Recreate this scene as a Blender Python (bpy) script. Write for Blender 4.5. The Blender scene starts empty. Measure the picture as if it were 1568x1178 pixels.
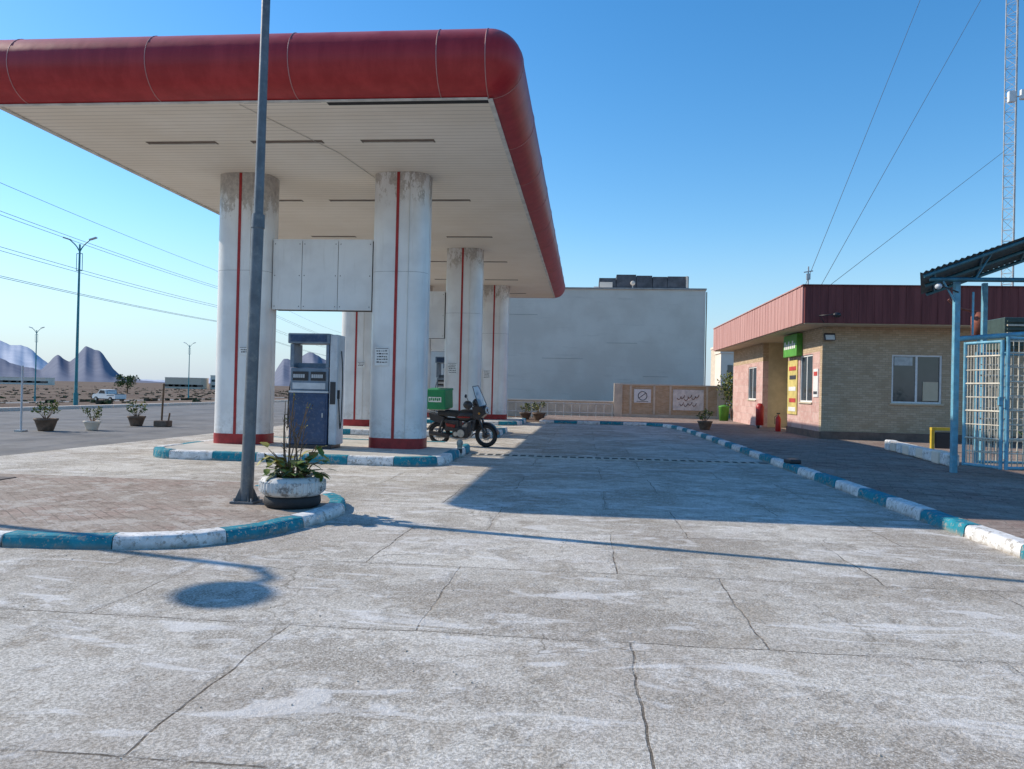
import bpy, bmesh, math, random
from mathutils import Vector, Matrix, Euler
R=random.Random(7)
sc=bpy.context.scene
sc.view_settings.view_transform='Standard'
sc.view_settings.look='None'
sc.view_settings.exposure=0
PI=math.pi
# ------------------------------------------------------------ node helper
class NT:
    def __init__(s,name):
        s.m=bpy.data.materials.new(name); s.m.use_nodes=True
        s.t=s.m.node_tree; s.b=s.t.nodes['Principled BSDF']
        s.geo=s.t.nodes.new('ShaderNodeNewGeometry')
        s.P=s.geo.outputs['Position']
    def put(s,node,ins):
        for k,v in ins.items():
            sock=node.inputs[k]
            if isinstance(v,bpy.types.NodeSocket): s.t.links.new(v,sock)
            else:
                if isinstance(v,tuple) and len(v)==3 and sock.type=='RGBA': v=(*v,1)
                sock.default_value=v
        return node
    def noise(s,scale,detail=4,rough=.55,vec=None,dist=0):
        n=s.t.nodes.new('ShaderNodeTexNoise')
        s.put(n,{'Scale':scale,'Detail':min(detail,5),'Roughness':rough,'Distortion':dist,'Vector':vec or s.P})
        return n.outputs['Fac']
    def noisec(s,scale,detail=2,vec=None):
        n=s.t.nodes.new('ShaderNodeTexNoise')
        s.put(n,{'Scale':scale,'Detail':detail,'Vector':vec or s.P})
        return n.outputs['Color']
    def vor(s,scale,feature='F1',vec=None,out='Distance'):
        n=s.t.nodes.new('ShaderNodeTexVoronoi'); n.feature=feature
        s.put(n,{'Scale':scale,'Vector':vec or s.P}); return n.outputs[out]
    def ramp(s,f,a,b,lo=0.,hi=1.):
        n=s.t.nodes.new('ShaderNodeMapRange'); n.clamp=True; n.interpolation_type='SMOOTHSTEP'
        s.put(n,{0:f,1:a,2:b,3:lo,4:hi}); return n.outputs[0]
    def math(s,op,a,b=0.):
        n=s.t.nodes.new('ShaderNodeMath'); n.operation=op; s.put(n,{0:a,1:b}); return n.outputs[0]
    def mul(s,a,b): return s.math('MULTIPLY',a,b)
    def mix(s,f,a,b,mode='MIX'):
        n=s.t.nodes.new('ShaderNodeMixRGB'); n.blend_type=mode
        s.put(n,{'Fac':f,'Color1':a,'Color2':b}); return n.outputs[0]
    def scalec(s,c,f):
        n=s.t.nodes.new('ShaderNodeVectorMath'); n.operation='SCALE'; s.put(n,{0:c,'Scale':f}); return n.outputs[0]
    def vadd(s,a,b):
        n=s.t.nodes.new('ShaderNodeVectorMath'); n.operation='ADD'; s.put(n,{0:a,1:b}); return n.outputs[0]
    def vmul(s,a,b):
        n=s.t.nodes.new('ShaderNodeVectorMath'); n.operation='MULTIPLY'; s.put(n,{0:a,1:b}); return n.outputs[0]
    def sep(s):
        n=s.t.nodes.new('ShaderNodeSeparateXYZ'); s.put(n,{0:s.P}); return n.outputs
    def comb(s,x,y,z=0.):
        n=s.t.nodes.new('ShaderNodeCombineXYZ'); s.put(n,{0:x,1:y,2:z}); return n.outputs[0]
    def brick(s,vec,w,h,mortar,c1,c2,cm,offset=.5,smooth=.1,bias=0.):
        n=s.t.nodes.new('ShaderNodeTexBrick'); n.offset=offset
        s.put(n,{'Vector':vec,'Color1':c1,'Color2':c2,'Mortar':cm,'Scale':1.,'Mortar Size':mortar,'Mortar Smooth':smooth,'Bias':bias,'Brick Width':w,'Row Height':h})
        return n.outputs['Color'],n.outputs['Fac']
    def bump(s,h,strength=.3,dist=.01,prev=None):
        n=s.t.nodes.new('ShaderNodeBump'); d={'Height':h,'Strength':strength,'Distance':dist}
        if prev is not None: d['Normal']=prev
        s.put(n,d); return n.outputs[0]
    def out(s,col,rough=.6,normal=None,metal=0.,spec=.5,**k):
        d={'Base Color':col,'Roughness':rough,'Metallic':metal,'Specular IOR Level':spec}
        if normal is not None: d['Normal']=normal
        d.update(k); s.put(s.b,d); return s.m
def simple(name,col,rough=.6,var=.18,scale=3.,bump=0.,bscale=40.,metal=0.,spec=.4,dirt=None,dirtamt=.3):
    t=NT(name)
    lo=tuple(c*(1-var) for c in col); hi=tuple(min(1,c*(1+var)) for c in col)
    c=t.mix(t.ramp(t.noise(scale,4,.65),.3,.7),lo,hi)
    if dirt: c=t.mix(t.mul(t.ramp(t.noise(scale*2.7,4,.7),.5,.72),dirtamt),c,dirt)
    nr=t.bump(t.noise(bscale,3,.6),bump,.01) if bump else None
    return t.out(c,rough,nr,metal,spec)
# ------------------------------------------------------------ mesh builder
class B:
    def __init__(s,name): s.n=name;s.v=[];s.f=[];s.m=[];s.s=[];s.mats=[];s.M=None
    def mi(s,mat):
        if mat not in s.mats: s.mats.append(mat)
        return s.mats.index(mat)
    def add(s,vs,fs,mat,smooth=False):
        o=len(s.v); k=s.mi(mat)
        for v in vs:
            v=Vector(v)
            if s.M is not None: v=s.M@v
            s.v.append(v)
        for f in fs:
            s.f.append([i+o for i in f]); s.m.append(k); s.s.append(smooth)
    def box(s,c,d,mat,bev=0.,rot=0.,E=None):
        if not bev:
            vs=[Vector((x*d[0]/2,y*d[1]/2,z*d[2]/2)) for x in(-1,1) for y in(-1,1) for z in(-1,1)]
            fs=[(0,1,3,2),(4,6,7,5),(0,4,5,1),(2,3,7,6),(0,2,6,4),(1,5,7,3)]
        else:
            bm=bmesh.new(); bmesh.ops.create_cube(bm,size=1,matrix=Matrix.Diagonal((*d,1)))
            bmesh.ops.bevel(bm,geom=bm.edges[:],offset=bev,segments=2,affect='EDGES',profile=.5)
            bm.verts.index_update()
            vs=[v.co.copy() for v in bm.verts]; fs=[[v.index for v in f.verts] for f in bm.faces]; bm.free()
        T=Matrix.Translation(c)@((E.to_matrix().to_4x4()) if E else Matrix.Rotation(rot,4,'Z'))
        s.add([T@v for v in vs],fs,mat)
    def bx(s,x0,x1,y0,y1,z0,z1,mat,bev=0.):
        s.box(((x0+x1)/2,(y0+y1)/2,(z0+z1)/2),(abs(x1-x0),abs(y1-y0),abs(z1-z0)),mat,bev)
    def tube(s,pts,r,mat,n=8,closed=False):
        pts=[Vector(p) for p in pts]; N=len(pts)
        rs=r if isinstance(r,(list,tuple)) else [r]*N
        vs=[];fs=[]; prev=None
        for i,p in enumerate(pts):
            if closed: t=pts[(i+1)%N]-pts[i-1]
            else: t=pts[min(i+1,N-1)]-pts[max(i-1,0)]
            if t.length<1e-9: t=Vector((0,0,1))
            t.normalize()
            if prev is None:
                a=Vector((0,0,1)) if abs(t.z)<.9 else Vector((1,0,0))
                u=t.cross(a).normalized()
            else:
                u=(prev-t*prev.dot(t)).normalized()
            prev=u; w=t.cross(u)
            for j in range(n):
                a=2*PI*j/n; vs.append(p+(u*math.cos(a)+w*math.sin(a))*rs[i])
        for i in range(N if closed else N-1):
            for j in range(n):
                a=i*n+j;b_=i*n+(j+1)%n;c=((i+1)%N)*n+(j+1)%n;d=((i+1)%N)*n+j
                fs.append((a,b_,c,d))
        s.add(vs,fs,mat,True)
        if not closed:
            s.add(vs[:n],[tuple(range(n))],mat); s.add(vs[-n:],[tuple(range(n))],mat)
    def torus(s,c,axis,Rr,r,mat,N=28,n=8,a0=0,a1=2*PI):
        c=Vector(c);axis=Vector(axis).normalized(); a=Vector((0,0,1)) if abs(axis.z)<.9 else Vector((1,0,0))
        u=axis.cross(a).normalized(); w=axis.cross(u)
        full=abs(a1-a0-2*PI)<1e-6
        K=N if full else N+1
        pts=[c+(u*math.cos(a0+(a1-a0)*i/N)+w*math.sin(a0+(a1-a0)*i/N))*Rr for i in range(K)]
        s.tube(pts,r,mat,n,closed=full)
    def sph(s,c,r,mat,nu=16,nv=10,E=None,jit=0.):
        if not isinstance(r,(tuple,list)): r=(r,r,r)
        vs=[];fs=[]
        for i in range(nv+1):
            ph=PI*i/nv
            for j in range(nu):
                th=2*PI*j/nu; q=Vector((r[0]*math.sin(ph)*math.cos(th),r[1]*math.sin(ph)*math.sin(th),r[2]*math.cos(ph)))
                if jit and 0<i<nv: q*=1+R.uniform(-jit,jit)
                if E: q.rotate(E)
                vs.append(q+Vector(c))
        for i in range(nv):
            for j in range(nu):
                fs.append((i*nu+j,i*nu+(j+1)%nu,(i+1)*nu+(j+1)%nu,(i+1)*nu+j))
        s.add(vs,fs,mat,True)
    def lathe(s,c,prof,mat,n=24,smooth=True):
        vs=[];fs=[];c=Vector(c)
        for r,z in prof:
            for j in range(n):
                a=2*PI*j/n; vs.append(c+Vector((r*math.cos(a),r*math.sin(a),z)))
        for i in range(len(prof)-1):
            for j in range(n): fs.append((i*n+j,i*n+(j+1)%n,(i+1)*n+(j+1)%n,(i+1)*n+j))
        s.add(vs,fs,mat,smooth)
    def prism(s,poly,vec,mat,smooth=False):
        vec=Vector(vec); n=len(poly); vs=[Vector(p) for p in poly]+[Vector(p)+vec for p in poly]
        s.add(vs,[tuple(range(n)),tuple(range(n,2*n))[::-1]],mat)
        s.add(vs,[(i,(i+1)%n,n+(i+1)%n,n+i) for i in range(n)],mat,smooth)
    def obj(s,parent=None,loc=None,recalc=True):
        me=bpy.data.meshes.new(s.n); me.from_pydata([tuple(v) for v in s.v],[],s.f)
        for m in s.mats: me.materials.append(m)
        me.polygons.foreach_set('material_index',s.m); me.polygons.foreach_set('use_smooth',s.s)
        if recalc:
            bm=bmesh.new(); bm.from_mesh(me); bmesh.ops.recalc_face_normals(bm,faces=bm.faces[:]); bm.to_mesh(me); bm.free()
        me.update()
        o=bpy.data.objects.new(s.n,me); sc.collection.objects.link(o)
        if parent:
            o.parent=parent; o.matrix_parent_inverse=Matrix.Translation(parent.location).inverted()
        return o
def empty(name,loc):
    e=bpy.data.objects.new(name,None); e.location=loc; e.empty_display_size=.3; sc.collection.objects.link(e); return e
def flat(name,poly,z,mat):
    b=B(name); b.add([(x,y,z) for x,y in poly],[tuple(range(len(poly)))],mat); o=b.obj(recalc=False)
    return o
# ------------------------------------------------------------ materials
def concrete_mat():
    t=NT('concrete_slabs'); P=t.P
    warp=t.scalec(t.vadd(t.noisec(1.9,4),(-.5,-.5,-.5)),.10)
    PV=t.vadd(t.vadd(P,warp),(1.07,.62,0.))
    c,f=t.brick(PV,2.25,1.83,.008,(.53,.495,.44),(.645,.61,.55),(.42,.385,.33),.38,.3)
    _,fw_=t.brick(PV,2.25,1.83,.085,(1.,1.,1.),(1.,1.,1.),(0.,0.,0.),.38,1.)
    n1=t.noise(.33,5,.7); n2=t.noise(1.3,5,.74); n3=t.noise(9,5,.78); n4=t.noise(60,3,.8); n5=t.noise(170,2,.7)
    jm=t.mul(f,t.ramp(t.noise(.8,3,.6,t.vadd(P,(31.,0.,0.))),.34,.52,.22,1.))
    col=t.mix(t.mul(jm,.85),c,(.12,.10,.08))
    col=t.mix(t.ramp(n1,.44,.57),col,t.mix(1.,col,(.75,.72,.70),'MULTIPLY'))
    col=t.mix(t.mul(t.ramp(n2,.52,.62),.6),col,(.70,.675,.635))
    col=t.mix(t.mul(t.ramp(n2,.48,.36),.65),col,(.38,.33,.27))
    # gravel exposed in worn patches and along broken joint edges
    worn=t.ramp(t.noise(.8,5,.82,t.vadd(P,(13.,5.,0.))),.49,.57)
    spall=t.mul(t.ramp(fw_,.1,.7),t.ramp(n2,.50,.56))
    worn=t.math('MAXIMUM',worn,spall)
    vg=t.vor(80.); agg=t.mix(t.ramp(vg,.15,.6),(.66,.62,.55),(.24,.205,.165))
    col=t.mix(t.mul(worn,.55),col,agg)
    col=t.mix(t.mul(t.ramp(n3,.54,.64),.5),col,(.33,.29,.24))
    col=t.mix(t.mul(t.ramp(n3,.44,.34),.4),col,(.72,.70,.66))
    col=t.mix(t.ramp(n4,.38,.62),t.mix(1.,col,(.66,.65,.63),'MULTIPLY'),t.mix(1.,col,(1.22,1.22,1.22),'MULTIPLY'))
    col=t.mix(t.mul(t.ramp(n5,.58,.66),.55),col,(.22,.19,.16))
    sm=t.noise(1.,5,.65,t.vmul(P,(.9,2.6,1.)),1.2)
    col=t.mix(t.mul(t.ramp(sm,.55,.64),.5),col,(.76,.745,.72))
    wc=t.vadd(P,t.scalec(t.noisec(2.2,5),.5))
    cr=t.mul(t.ramp(t.vor(.36,'DISTANCE_TO_EDGE',wc),.0042,.0,0.,1.),t.ramp(t.noise(.4,2),.44,.54))
    col=t.mix(t.mul(cr,.65),col,(.16,.14,.11))
    h=t.math('ADD',n4,t.mul(n5,.6))
    h=t.math('ADD',h,t.mul(n3,.8))
    h=t.math('SUBTRACT',h,t.mul(jm,2.5)); h=t.math('SUBTRACT',h,t.mul(worn,.5))
    return t.out(col,.95,t.bump(h,.6,.011),0.,.10)
def paver_mat(name,c1,c2,cm,w=.22,h=.11,ang=.0,wh=.3,dust=.45):
    t=NT(name)
    vec=t.vadd(t.P,t.scalec(t.noisec(1.2,3),.05))
    n=t.t.nodes.new('ShaderNodeMapping'); t.put(n,{'Vector':vec,'Rotation':(0,0,ang)}); v=n.outputs[0]
    c,f=t.brick(v,w,h,.007,c1,c2,cm,.5,.2)
    c=t.mix(t.mul(t.ramp(t.noise(.7,5,.75),.36,.58),dust),c,(.40,.345,.29))
    c=t.mix(t.mul(t.ramp(t.noise(1.9,5,.8),.50,.58),wh),c,(.60,.555,.50))
    c=t.mix(t.mul(t.ramp(t.noise(5.3,5,.8),.52,.62),.65),c,(.22,.17,.135))
    c=t.mix(t.ramp(t.noise(55,3,.7),.3,.7),t.mix(1.,c,(.64,.64,.64),'MULTIPLY'),c)
    h_=t.math('SUBTRACT',t.mul(t.noise(60,3),.8),t.mul(f,1.5))
    return t.out(c,.95,t.bump(h_,.6,.01),0.,.1)
def kerb_paint(name,col):
    t=NT(name)
    c=t.mix(t.ramp(t.noise(6,4,.7),.3,.7),tuple(k*.78 for k in col),tuple(min(1,k*1.12) for k in col))
    chip=t.ramp(t.noise(11,5,.8),.545,.60)
    c=t.mix(t.mul(chip,.85),c,(.34,.31,.27))
    z=t.sep()[2]
    c=t.mix(t.mul(t.ramp(z,.08,.0),t.ramp(t.noise(4,4,.7),.35,.6,.2,.9)),c,(.27,.23,.18))
    return t.out(c,.8,t.bump(t.noise(35,4,.7),.5,.012),0.,.2)
def wallbrick(name,c1,c2,cm,w=.21,h=.065,horiz='xy'):
    t=NT(name); x,y,z=t.sep()[:3]
    v=t.comb(t.math('ADD',x,y),z)
    c,f=t.brick(v,w,h,.007,c1,c2,cm,.5,.2)
    c=t.mix(t.mul(t.ramp(t.noise(1.5,4,.65),.45,.7),.35),c,tuple(k*.72 for k in c1))
    return t.out(c,.85,t.bump(t.math('SUBTRACT',t.mul(t.noise(50,3),.4),f),.5,.01),0.,.2)
def column_mat():
    t=NT('column_sheet_metal'); x,y,z=t.sep()[:3]
    c=t.mix(t.ramp(t.noise(1.3,3),.35,.65),(.68,.67,.66),(.77,.765,.755))
    st=t.noise(1.,5,.7,t.vmul(t.P,(9.,9.,.8)))
    c=t.mix(t.mul(t.ramp(st,.54,.74),.22),c,(.45,.42,.38))
    # the roadside columns are the dirtiest
    side=t.ramp(x,-5.5,-7.5,0.,.30)
    top=t.ramp(z,4.9,6.5)
    g=t.ramp(t.noise(2.2,5,.85,t.vmul(t.P,(1.6,1.6,.7))),.62,.40)
    gm=t.math('ADD',t.mul(top,.9),t.mul(g,.50)); gm=t.math('ADD',gm,t.mul(side,t.ramp(z,4.2,5.0))); gm=t.ramp(gm,.94,1.25)
    c=t.mix(t.mul(gm,.70),c,t.mix(t.ramp(t.noise(9,5,.8),.4,.6),(.25,.21,.175),(.46,.41,.35)))
    bot=t.mul(t.ramp(z,1.3,.4),t.ramp(t.noise(5,5,.75),.45,.62))
    c=t.mix(t.mul(bot,.35),c,(.33,.29,.25))
    return t.out(c,.38,t.bump(t.noise(1.6,2),.12,.05),.1,.5)
def red_mat():
    t=NT('red_fascia_paint'); z=t.sep()[2]
    st=t.noise(1.,5,.65,t.vmul(t.P,(3.5,3.5,.4)))
    c=t.mix(t.ramp(st,.35,.7),(.32,.017,.020),(.41,.030,.033))
    c=t.mix(t.mul(t.mul(t.ramp(z,7.3,7.75),t.ramp(t.noise(2.2,4),.2,.55)),.75),c,(.56,.18,.16))  # pinkish top of the roll: sun and sky highlight painted into the red
    return t.out(c,.42,t.bump(t.noise(2.3,2),.15,.04),0.,.4)
def soffit_mat():
    t=NT('soffit_panels'); x,y,z=t.sep()[:3]
    w=t.t.nodes.new('ShaderNodeTexWave'); w.wave_type='BANDS'; w.bands_direction='Y'
    t.put(w,{'Vector':t.P,'Scale':1.7,'Distortion':0.})
    l=t.ramp(w.outputs['Fac'],.0,.09,1.,0.)
    c=t.mix(t.ramp(t.noise(.5,4),.3,.7),(.80,.72,.60),(.87,.80,.69))
    c=t.mix(t.mul(t.ramp(t.noise(1.,5,.7,t.vmul(t.P,(.8,6.,1.))),.55,.7),.25),c,(.58,.48,.36))
    c=t.mix(t.mul(l,.5),c,(.36,.31,.25))
    return t.out(c,.6,None,0.,.3)
def leafm(name,a,b_):
    t=NT(name)
    c=t.mix(t.ramp(t.noise(14,2),.35,.65),a,b_)
    return t.out(c,.55,None,0.,.3)
concrete=concrete_mat()
paver=paver_mat('brick_pavers',(.40,.30,.25),(.48,.385,.325),(.27,.22,.185),.24,.12,.75,.6,.8)
paver2=paver_mat('sidewalk_pavers',(.24,.155,.13),(.36,.255,.215),(.12,.09,.075),.40,.20,.3,.2)
teal=kerb_paint('teal_kerb_paint',(.02,.23,.30)); white=kerb_paint('white_kerb_paint',(.74,.73,.71))
colm=column_mat(); redm=red_mat(); soff=soffit_mat()
redstripe=simple('red_stripe',(.34,.025,.025),.45,.2,6)
asphalt=simple('asphalt',(.16,.155,.15),.9,.25,.6,.5,60,dirt=(.26,.24,.21),dirtamt=.4)
islandc=simple('island_concrete',(.48,.45,.40),.85,.15,1.2,.4,50,dirt=(.2,.18,.15),dirtamt=.5)
dirt_t=NT('desert_dirt')
_c=dirt_t.mix(dirt_t.ramp(dirt_t.noise(.05,5,.7),.35,.65),(.115,.075,.055),(.20,.145,.105))
_c=dirt_t.mix(dirt_t.mul(dirt_t.ramp(dirt_t.noise(.3,5,.8),.5,.65),.6),_c,(.075,.058,.04))
dirt=dirt_t.out(_c,.95,None,0.,.1)
dark=simple('dark_gap',(.02,.02,.02),.8,.1)
galv=simple('grey_pole_paint',(.13,.145,.16),.45,.2,4,.1,30,.3,dirt=(.35,.33,.3),dirtamt=.3)
steel=simple('dull_steel',(.42,.42,.42),.4,.15,8,0,30,.6)
black=simple('black_rubber',(.025,.025,.027),.7,.2,10,.3,60)
blackp=simple('black_paint',(.03,.03,.035),.35,.1)
whitep=simple('white_paint',(.76,.76,.74),.5,.06,5,dirt=(.5,.47,.42),dirtamt=.4)
navy=simple('pump_navy',(.03,.06,.13),.4,.15,5,dirt=(.2,.2,.22),dirtamt=.4)
pgrey=simple('pump_grey',(.15,.20,.26),.45,.15,5,dirt=(.35,.35,.35),dirtamt=.3)
plight=simple('pump_light',(.50,.53,.56),.45,.1,5)
wood=simple('dry_twig',(.16,.10,.06),.8,.2,20)
chrome=simple('chrome',(.7,.7,.7),.15,.05,8,0,30,1.)
glass_t=NT('dark_window_glass'); glass=glass_t.out(glass_t.mix(glass_t.noise(1.5,2),(.02,.03,.035),(.07,.085,.09)),.06,None,0.,.8)
leafg=leafm('leaf_green',(.07,.13,.03),(.14,.20,.045)); leafy=leafm('leaf_yellowing',(.32,.28,.06),(.19,.19,.05)); leafd=leafm('leaf_dark',(.03,.055,.02),(.06,.09,.03))
scrubm=leafm('scrub_dry',(.07,.055,.035),(.12,.095,.06))
# ------------------------------------------------------------ world, sun, camera
W=bpy.data.worlds.new('World'); sc.world=W; W.use_nodes=True
nt=W.node_tree; bg=nt.nodes['Background']; sky=nt.nodes.new('ShaderNodeTexSky'); sky.sky_type='NISHITA'; sky.sun_disc=False
EL=math.radians(35.3); AZ=math.radians(-76.)
sky.sun_elevation=EL; sky.sun_rotation=AZ%(2*PI); sky.altitude=0; sky.air_density=1.2; sky.dust_density=.25; sky.ozone_density=3.6
hs=nt.nodes.new('ShaderNodeHueSaturation'); hs.inputs['Saturation'].default_value=1.32; hs.inputs['Value'].default_value=1.32
tc=nt.nodes.new('ShaderNodeTexCoord'); sx=nt.nodes.new('ShaderNodeSeparateXYZ'); mr=nt.nodes.new('ShaderNodeMapRange'); mr.interpolation_type='SMOOTHSTEP'
nt.links.new(tc.outputs['Generated'],sx.inputs[0]); nt.links.new(sx.outputs[2],mr.inputs[0])
for k_,v_ in ((1,-.02),(2,.22),(3,.80),(4,0.)): mr.inputs[k_].default_value=v_
mx_=nt.nodes.new('ShaderNodeMixRGB'); mx_.inputs['Color2'].default_value=(2.9,4.3,6.2,1)
nt.links.new(sky.outputs[0],hs.inputs['Color']); nt.links.new(hs.outputs[0],mx_.inputs['Color1']); nt.links.new(mr.outputs[0],mx_.inputs['Fac'])
nt.links.new(mx_.outputs[0],bg.inputs[0]); bg.inputs[1].default_value=.14
D=Vector((math.sin(AZ)*math.cos(EL),math.cos(AZ)*math.cos(EL),math.sin(EL)))
L=bpy.data.lights.new('sun','SUN'); L.energy=5.; L.angle=math.radians(.5); L.color=(1.,.90,.76)
lo=bpy.data.objects.new('sun',L); lo.rotation_euler=D.to_track_quat('Z','Y').to_euler(); lo.location=(-30,10,30); sc.collection.objects.link(lo)
cam=bpy.data.cameras.new('camera'); co=bpy.data.objects.new('camera',cam); sc.collection.objects.link(co); sc.camera=co
cam.sensor_width=36; cam.lens=26.63; cam.clip_end=20000; cam.clip_start=.05
ps=math.radians(5.5); pt=math.radians(.42); ro=math.radians(1.3)
fw=Vector((-math.sin(ps)*math.cos(pt),math.cos(ps)*math.cos(pt),math.sin(pt))); rt=Vector((math.cos(ps),math.sin(ps),0)); up=rt.cross(fw)
r2=rt*math.cos(ro)+up*math.sin(ro); u2=up*math.cos(ro)-rt*math.sin(ro)
co.matrix_world=Matrix(((r2.x,u2.x,-fw.x,0),(r2.y,u2.y,-fw.y,0),(r2.z,u2.z,-fw.z,1.6),(0,0,0,1)))
# ------------------------------------------------------------ ground
def sstep(a,b,x):
    t=max(0,min(1,(x-a)/(b-a))); return t*t*(3-2*t)
def gz(x,y): return -1.6*sstep(-30,-80,x)
g=B('ground')
xs=[-9000,-3000,-1000,-500,-250,-160,-120,-100]+list(range(-90,-26,4))+[-28,-20,0,30,80,300,1200,9000]
xs=sorted(set(xs)); ys=[-2000,-300,-60,0,30,60,100,150,250,500,1200,3000,9000]
vv=[(x,y,gz(x,y)) for y in ys for x in xs]; nx=len(xs)
g.add(vv,[(j*nx+i,j*nx+i+1,(j+1)*nx+i+1,(j+1)*nx+i) for j in range(len(ys)-1) for i in range(nx-1)],dirt,True); g.obj(recalc=False)
flat('asphalt_road',[(-28,-60),(-9,-60),(-9,320),(-28,320)],.006,asphalt)
flat('concrete_forecourt',[(-26,-12),(4.5,-12),(4.5,38),(-11.9,38),(-11.7,24),(-11.9,14.4),(-26,13.6)],.012,concrete)
hw=B('distant_highway'); hw.add([(-76,-60,-1.50),(-62,-60,-1.18),(-62,900,-1.18),(-76,900,-1.50)],[(0,1,2,3)],asphalt)
hw.obj(recalc=False)
# ------------------------------------------------------------ kerbs
def catmull(p,closed=False,n=10):
    out=[];N=len(p)
    rng=range(N) if closed else range(N-1)
    for i in rng:
        g_=lambda k:Vector(p[k%N]) if closed else Vector(p[max(0,min(N-1,k))])
        a,b,c,d=g_(i-1),g_(i),g_(i+1),g_(i+2)
        for k in range(n):
            t=k/n; out.append(.5*((2*b)+(c-a)*t+(2*a-5*b+4*c-d)*t*t+(3*b-a-3*c+d)*t**3))
    if not closed: out.append(Vector(p[-1]))
    return out
def rrect(x0,x1,y0,y1,r,n=8):
    out=[]
    for cx,cy,a in((x1-r,y0+r,-90),(x1-r,y1-r,0),(x0+r,y1-r,90),(x0+r,y0+r,180)):
        for k in range(n+1):
            t=math.radians(a+90*k/n); out.append(Vector((cx+r*math.cos(t),cy+r*math.sin(t))))
    return out
def kerb(name,path,w,h,seg,side=1,closed=False,start=0,z0=0.,mats=None,off=0.):
    mats=mats or (teal,white)
    pts=[Vector(p) for p in path]
    if closed: pts.append(pts[0].copy())
    cum=[0]
    for i in range(len(pts)-1): cum.append(cum[-1]+(pts[i+1]-pts[i]).length)
    T=cum[-1]
    n=max(1,round(T/seg)); n+=n%2 if closed else 0
    sg=T/n if closed else seg; n=n if closed else int(math.ceil(T/seg))
    def at(s):
        s=max(0,min(T,s)); i=0
        while i<len(cum)-2 and cum[i+1]<s: i+=1
        l=cum[i+1]-cum[i]; t=(s-cum[i])/l if l>1e-9 else 0
        return pts[i].lerp(pts[i+1],t)
    def frame(s):
        p=at(s); q=at(s+.05)-at(s-.05); q.normalize(); return p,Vector((q.y,-q.x))*side
    b=B(name)
    for i in range(n):
        s0=i*sg+.006; s1=min(T,(i+1)*sg)-.006
        if s1-s0<.05: continue
        k=max(1,int((s1-s0)/.12)); dz=R.uniform(-.008,.008); dw=R.uniform(-.012,.012)
        prof=[(-w,-.02),(-w,h-.008),(-w+.01,h),(-.045,h),(-.02,h-.008),(-.004,h-.03),(0.004,h-.06),(.015,-.02)]
        vs=[]
        for j in range(k+1):
            p,nn=frame(s0+(s1-s0)*j/k); ed=R.uniform(-.006,.006)
            for (o,z) in prof:
                q=p+nn*(o+dw+(ed if o>-.05 else 0)); vs.append((q.x,q.y,z0+z+(dz if z>0 else 0)+(R.uniform(-.004,.004) if z>0 else 0)))
        m=len(prof)
        fs=[(j*m+a,j*m+(a+1)%m,(j+1)*m+(a+1)%m,(j+1)*m+a) for j in range(k) for a in range(m)]
        fs+=[tuple(range(m)),tuple(range(k*m,k*m+m))]
        b.add(vs,fs,mats[(i+start)%2])
    return b.obj()
def inset(path,d,side=1,closed=False):
    out=[];N=len(path)
    for i in range(N):
        a=path[i-1] if (closed or i>0) else path[i]; c=path[(i+1)%N] if (closed or i<N-1) else path[i]
        q=(Vector(c)-Vector(a)).normalized(); out.append(Vector(path[i])-Vector((q.y,-q.x))*side*d)
    return out
lp=catmull([(-30.4,6.6),(-12,6.62),(-7,6.64),(-5.5,6.66),(-4.65,6.72),(-3.9,6.95),(-3.42,7.45),(-3.14,8.1),(-2.98,8.8),(-3.02,9.5),(-3.35,10.15),(-3.95,10.6),(-4.7,10.82)])
kerb('painted_kerb',lp,.2,.13,1.04,1,start=0)
inn=inset(lp,.19)
flat('brick_paving',[(p.x,p.y) for p in inn]+[(-4.7,11.0),(-30.4,11.0)],.122,paver)
e=B('paving_edge'); e.bx(-30.4,-4.7,11.0,11.09,-.02,.119,islandc); e.obj()
mp=B('manhole_cover'); mp.box((-8.7,10.3,.128),(.55,.55,.012),simple('rusty_plate',(.12,.09,.07),.7),.004); mp.obj()
rp=[Vector((4.55,-12)),Vector((4.5,3)),Vector((4.42,10)),Vector((4.36,18)),Vector((4.3,26)),Vector((4.22,31))]
rp=rp+catmull([(4.22,31),(4.15,33),(3.95,35),(3.6,36.3),(2.9,37.0),(1.8,37.15),(0,37.15),(-2.2,37.15)])[1:]
kerb('painted_kerb',rp,.2,.16,1.12,-1,start=1)
ri=inset(rp,.19,-1)
flat('sidewalk',[(p.x,p.y) for p in ri]+[(-2.2,46),(45,46),(45,-12)],.152,paver2)
rowsY=[17.5,26.75,36.1]
for i,yc in enumerate(rowsY):
    rr=rrect(-9.3,-2.85,yc-2.55,yc+2.3,.95)
    kerb('island_kerb',rr,.2,.2,1.0,1,closed=True,start=i)
    b=B('pump_island'); ii=inset(rr,.19,1,True); b.prism([(p.x,p.y,.0) for p in ii],(0,0,.192),islandc); b.obj()
# trench drain
b=B('trench_drain')
b.bx(-3.0,4.32,17.98,18.50,.008,.016,dark)
x=-2.98
while x<4.2:
    b.bx(x,x+.06,18.03,18.45,.010,.026,islandc); x+=.20
b.bx(-3.0,4.32,17.97,18.03,.008,.028,islandc); b.bx(-3.0,4.32,18.45,18.51,.008,.028,islandc); b.obj()
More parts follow.
